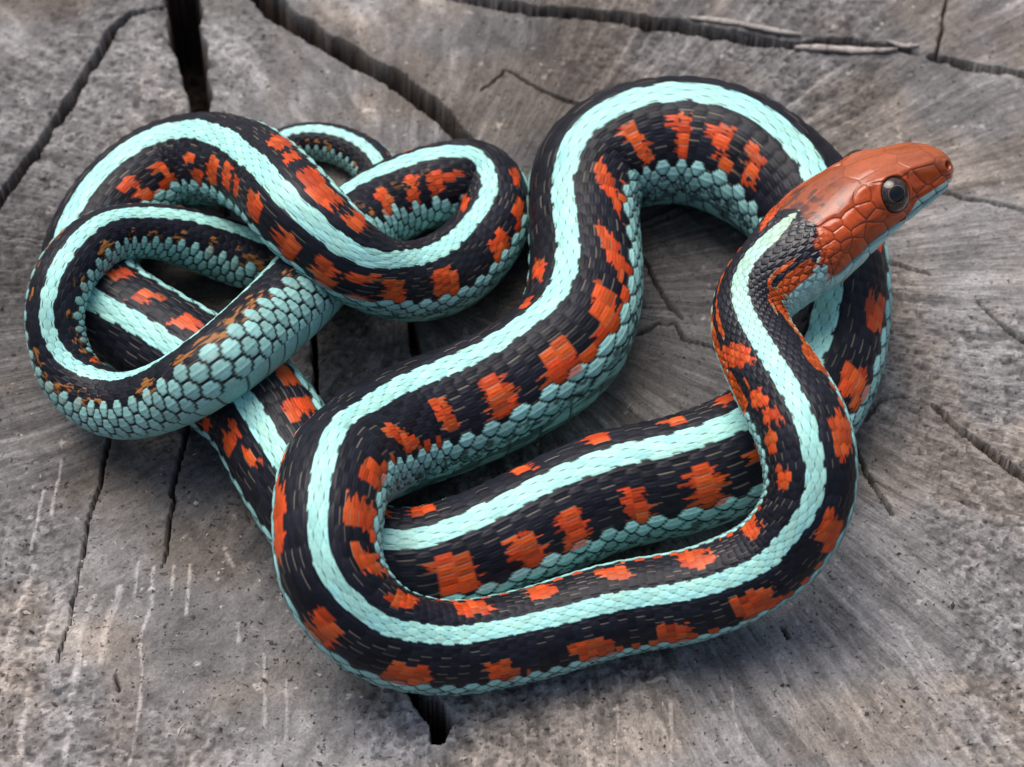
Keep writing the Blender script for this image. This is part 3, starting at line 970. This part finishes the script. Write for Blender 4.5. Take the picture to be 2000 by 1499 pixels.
        red[sl] |= (np.abs(dv) / hw) ** 4 + (np.abs(du) / (hu + 0.3)) ** 5 < 1
    # thin red edging above the pale flank line on the fore body
    red |= (ar > 11.5) & (ar < 12.5) & (SS > 60) & (SS < 330) & (fbm(VV * 0.55, np.sign(U) * 4 + 8 + VV * 0, 145, 2) > 0.47)
    notail = tm < 0.5
    red &= (ar > 3.5)
    col = np.where(red[..., None], RED * (0.62 + 0.55 * rnd[..., None]) * (1 + np.array([0.0, 0.5, 0.3]) * (rnd2[..., None] - 0.35)) * (1 - 0.42 * sstep(0.04, 0.012, d) - 0.25 * sstep(0.14, 0.04, side) * (d > 0.012))[..., None], col)
    # lateral teal rows with black skin round each scale
    tl = blue_row & ~ventral
    gw = 0.026 + 0.018 * tm
    inner = sstep(gw, gw + 0.03, d) * sstep(0.10, 0.17, side)
    spk = sstep(0.50, 0.66, fbm(VV * 5, U * 2.0 + 60, 140, 3)) * 1.3
    rowt = np.where(tm > 0.5, 1.0, np.where(ar < 13.5, 1.32, np.where(ar < 14.5, 1.10, 0.88)))
    tcol = TEAL * rowt[..., None] * (0.82 + 0.36 * rnd[..., None]) * (1 - 0.60 * spk[..., None] * ((ar > 14.5) * (tm < 0.5))[..., None])
    tcol = np.where((red & (ar < 13.5) & (hash01(r, k, 8) > 0.3) & (b * np.sign(r) < 0.0))[..., None], RED * 0.6 + TEAL * 0.25, tcol)
    col = np.where(tl[..., None], SKIN + (tcol - SKIN) * inner[..., None], col)
    # brown/ochre flecks on the tail flank
    fl = sstep(0.50, 0.60, fbm(VV * 2.4, U * 2.0 + 90, 150, 3)) * (tm > 0.3) * (ar > 4.5) * (ar < 7.5) * sstep(0.45, 0.6, rnd2)
    col = col + (OCHRE * 1.3 - col) * (fl * 0.75 * np.where(tl, 0.35, 1.0))[..., None]
    # belly shields
    vcol = TEAL * np.array([0.95, 1.0, 1.0]) * (0.85 + 0.3 * hash01(np.floor(VV), np.sign(TH))[..., None])
    vm = sstep(0.03, 0.10, fv) * (1 - 0.75 * sstep(0.42, 0.58, fbm(VV * 1.2, U * 0.9 + 70, 155, 3)) * sstep(UB + 6, UB + 1, au) * (tm < 0.5))
    col = np.where(ventral[..., None], SKIN + (vcol - SKIN) * vm[..., None], col)
    col = col + (STRAW * (0.4 + 0.7 * rnd[..., None]) - col) * (dash * np.where(tl, 0, 0.60))[..., None]
    # mint stripe down the back: the middle row and its two neighbours
    snarrow = np.interp(s, [0, 33, 36, 41, 52, 100, 200, 270, 330, 390, 450, 540, 600, 650, 700, 780, 850, 1100], [0, 0, 1.0, 2.0, 2.4, 2.2, 2.0, 2.15, 2.35, 2.4, 2.3, 2.1, 2.05, 2.6, 2.6, 2.4, 1.6, 1.6])[:, None]
    ragged = 0.20 * ar + 0.80 * au
    stripe = ragged < snarrow + 0.26 * (rnd2 - 0.5) + 0.20 * (vnoise(VV * 3.0, np.sign(U) * 5 + 20, 158) - 0.5)
    stripe = (au < snarrow + 0.35) & stripe
    gapm = 1 - 0.88 * sstep(0.12, 0.05, side) * (np.abs(a) < 0.13) - 0.42 * sstep(0.030, 0.008, d)
    mcol = MINT * (0.84 + 0.22 * rnd[..., None]) * (1 + np.array([0.06, 0.0, -0.05]) * (rnd2[..., None] - 0.5) * 2) * (0.90 + 0.2 * fbm(VV * 2.2, U * 1.2 + 44, 162, 3))[..., None] * np.clip(gapm, 0.08, 1)[..., None]
    dots = sstep(0.80, 0.86, vnoise(VV * 4.1 + 3, U * 4 + 50, 160)) * 0.6
    mcol = mcol * (1 - 0.55 * dots[..., None] * (hash01(r, k, 9) > 0.8)[..., None])
    yel = np.interp(s, [34, 46, 75], [0.55, 0.25, 0.0])[:, None, None]
    mcol = mcol + (np.array([0.50, 0.50, 0.28]) - mcol) * yel
    col = np.where(stripe[..., None], mcol, col)

    # ---- head colours
    h = slice(0, np.searchsorted(s, 80.0))
    n2 = fbm(SS[h] * 0.35 + 4, U[h] * 0.6 + 40, 170, 3)
    HRED = np.array([0.450, 0.070, 0.013]); HTOP = np.array([0.360, 0.086, 0.030])
    hx = SS[h] / HS
    Yall = np.zeros_like(hx); Yall[:i_h + 1] = Yr; Yall[i_h + 1:] = np.abs(TH[h][i_h + 1:]) * 7.8
    top = sstep(6.2, 4.2, Yall)
    hc = HRED + (HTOP - HRED) * top[..., None]
    hc = hc * (0.82 + 0.36 * n2[..., None])
    idp = np.zeros(hx.shape, int); idp[:i_h + 1] = ID
    hc = hc * (0.82 + 0.34 * hash01(idp * 1.0, 3.0))[..., None]
    # dusky smudges on the crown
    smudge = sstep(0.56, 0.70, n2) * sstep(14, 19, hx) * sstep(8.5, 5.5, Yall)
    hc = hc + (np.array([0.045, 0.030, 0.030]) - hc) * (0.75 * smudge)[..., None]
    line = np.zeros_like(hx); line[:i_h + 1] = sstep(0.30, 0.06, gap) * sstep(29, 26, SH)
    hc = hc * (1 - (0.22 + 0.26 * (1 - top))[..., None] * line[..., None])
    # lips and chin
    ymf = np.interp(hx, [0, 1.5, 6, 12, 20, 25, 30, 36], [7.6, 8.6, 11.8, 15.2, 16.9, 16.6, 15.8, 14.5])
    ylip = np.interp(hx, [0, 2, 5, 8.5, 10.5, 13, 18, 22, 26], [6.6, 7.6, 9.4, 11.4, 15.0, 15.6, 16.6, 16.8, 16.0])
    lipm = (Yall + 0.35 * (n2 - 0.5)) > ylip
    LIP = np.array([0.40, 0.70, 0.66])
    hc = np.where(lipm[..., None], LIP * (0.8 + 0.35 * n2[..., None]) * (1 - 0.7 * line[..., None]), hc)
    mo = np.zeros_like(hx); mo[:i_h + 1] = mouth
    hc = hc * (1 - 0.88 * mo[..., None])
    # where the red head gives way to the scaled neck
    eb = 24.0 + np.interp(Yall, [0, 3, 5, 8, 11, 14, 17, 24], [-2.0, 0.0, -0.5, 2.2, 3.0, 3.4, 3.0, 3.0]) + 2.0 * (n2 - 0.5) + 0.8 * (rnd[h] - 0.5)
    neckm = sstep(-0.5, 0.5, hx - eb)
    nc = col[h].copy()
    # dark nape, red and pale granules low on the neck, pale throat
    lowred = (au[h] > 7.5) & (au[h] < 14.5) & (hx > 24) & (SS[h] < 76)
    g8 = hash01(r[h], k[h], 12)
    gran = np.where(g8 > 0.72, 0.0, 1.0)
    pr = sstep(0.42, 0.58, fbm(VV[h] * 0.35, U[h] * 0.5 + 30, 180, 2) + 0.075 * (au[h] - 10.6))
    edg = (sstep(0.0, 0.06, d[h]))[..., None]
    redn = (RED * np.array([0.85, 1.15, 1.0])) * (0.6 + 0.6 * rnd[h][..., None])
    paln = np.array([0.55, 0.42, 0.22])
    gc = np.where((g8 > 0.92)[..., None], paln * 0.8, redn) * (0.45 + 0.55 * edg)
    nc = np.where((lowred & (pr > 0.45))[..., None], gc, nc)
    thr = (au[h] >= 14.5)
    nc = np.where((thr & (hx < 58))[..., None], LIP * (0.75 + 0.3 * rnd[h][..., None]) * (0.55 + 0.45 * edg), nc)
    col[h] = hc + (nc - hc) * neckm[..., None]
    # rim round the eye and nostril stay dark red
    col = np.clip(col, 0.003, 1)
    shine = np.where(SS < 36, 0.19, 0.44) - 0.08 * neckk * (SS > 36)

    gloss = np.where(SS < 40, 0.50, np.where(stripe, 0.30, np.where(red | tl | ventral, 0.30, 0.20))) + 0.15 * neckk * (SS >= 40)
    # ---------------- mesh
    ns = len(s)
    idx = np.arange(ns * NU).reshape(ns, NU)
    nx = np.roll(idx, -1, 1)
    F = np.stack([idx[:-1], nx[:-1], nx[1:], idx[1:]], -1).reshape(-1, 4)
    verts = P.reshape(-1, 3)
    a0 = V[0].mean(0); a1 = V[-1].mean(0)
    base = np.array([0.0, 0.0, 0.0])
    root = bpy.data.objects.new("coiled_snake", None)
    root.empty_display_size = 0.03
    root.location = (0, 0, 0)
    scene.collection.objects.link(root)
    root["label"] = "black snake with mint stripe, red bars and orange-red head coiled on the stump"
    root["category"] = "snake"
    sm, nt, bs = material("snake_skin", 0.42, 0.36)
    at_ = nt.nodes.new("ShaderNodeAttribute"); at_.attribute_name = "pigment"
    sh_ = nt.nodes.new("ShaderNodeAttribute"); sh_.attribute_name = "shine"
    tc_ = nt.nodes.new("ShaderNodeTexCoord")
    n1 = nt.nodes.new("ShaderNodeTexNoise"); n1.inputs["Scale"].default_value = 1400; n1.inputs["Detail"].default_value = 3
    nt.links.new(tc_.outputs["Object"], n1.inputs["Vector"])
    rm = nt.nodes.new("ShaderNodeMapRange"); rm.inputs["From Min"].default_value = 0.3; rm.inputs["From Max"].default_value = 0.7
    rm.inputs["To Min"].default_value = 0.90; rm.inputs["To Max"].default_value = 1.08
    nt.links.new(n1.outputs["Fac"], rm.inputs["Value"])
    mx = nt.nodes.new("ShaderNodeMix"); mx.data_type = 'RGBA'; mx.blend_type = 'MULTIPLY'; mx.inputs["Factor"].default_value = 1
    nt.links.new(at_.outputs["Color"], mx.inputs[6]); nt.links.new(rm.outputs[0], mx.inputs[7])
    nt.links.new(mx.outputs[2], bs.inputs["Base Color"])
    nt.links.new(sh_.outputs["Fac"], bs.inputs["Roughness"])
    gl_ = nt.nodes.new("ShaderNodeAttribute"); gl_.attribute_name = "gloss"
    nt.links.new(gl_.outputs["Fac"], bs.inputs["Specular IOR Level"])
    bp = nt.nodes.new("ShaderNodeBump"); bp.inputs["Strength"].default_value = 0.25; bp.inputs["Distance"].default_value = 0.00012
    nt.links.new(n1.outputs["Fac"], bp.inputs["Height"]); nt.links.new(bp.outputs[0], bs.inputs["Normal"])
    # caps at snout and tail tip as fans folded into quads of the last ring
    body = link_mesh("body", verts * MM, F, sm, root, True,
                     {"pigment": col.reshape(-1, 3), "shine": shine.reshape(-1), "gloss": gloss.reshape(-1)})
    body["label"] = "keeled scaly body with mint back stripe and red flank bars"

    # ---------------- eyes
    def glossy(name, c, rough=0.06):
        m, nt, b = material(name, rough, 0.35, c)
        b.inputs["Coat Weight"].default_value = 0.6
        b.inputs["Coat Roughness"].default_value = 0.02
        return m
    m_eye = glossy("eye_brown", (0.016, 0.011, 0.010))
    nt, b = m_eye.node_tree, m_eye.node_tree.nodes["Principled BSDF"]
    n3 = nt.nodes.new("ShaderNodeTexNoise"); n3.inputs["Scale"].default_value = 2500
    tc3 = nt.nodes.new("ShaderNodeTexCoord"); nt.links.new(tc3.outputs["Object"], n3.inputs["Vector"])
    cr = nt.nodes.new("ShaderNodeValToRGB")
    cr.color_ramp.elements[0].position = 0.35; cr.color_ramp.elements[1].position = 0.7
    cr.color_ramp.elements[0].color = (0.012, 0.009, 0.008, 1); cr.color_ramp.elements[1].color = (0.060, 0.036, 0.026, 1)
    nt.links.new(n3.outputs["Fac"], cr.inputs[0]); nt.links.new(cr.outputs[0], b.inputs["Base Color"])
    m_ring = glossy("iris_gold", (0.16, 0.10, 0.06), 0.2)
    m_pup = glossy("pupil_black", (0.002, 0.003, 0.004), 0.03)

    def cap(radius, a0, a1, axis, ref, rings_=24, segs=64):
        z = Vector(axis).normalized(); x = Vector(ref) - z * Vector(ref).dot(z); x.normalize(); y = z.cross(x)
        vs = []; fs = []
        for i in range(rings_ + 1):
            an = a0 + (a1 - a0) * i / rings_
            for j in range(segs):
                ph = 2 * math.pi * j / segs
                p = z * math.cos(an) + (x * math.cos(ph) + y * math.sin(ph)) * math.sin(an)
                vs.append(tuple(p * radius))
        for i in range(rings_):
            for j in range(segs):
                fs.append((i * segs + j, (i + 1) * segs + j, (i + 1) * segs + (j + 1) % segs, i * segs + (j + 1) % segs))
        return np.array(vs), np.array(fs)
    for ec, nr, ref in eyes:
        vs, fs = cap(EYE_R, 0.001, 2.2, nr, ref, 48)
        e = link_mesh("eye", vs * MM, fs, m_eye, root)
        e.location = ec * MM
        e["label"] = "glossy dark brown round eye"
        vs, fs = cap(EYE_R + 0.02, 0.44, 0.485, nr, ref, 6)
        link_mesh("iris_ring", vs * MM, fs, m_ring, e)
        vs, fs = cap(EYE_R + 0.03, 0.001, 0.445, nr, ref, 16)
        link_mesh("pupil", vs * MM, fs, m_pup, e)
    return root


build_snake()
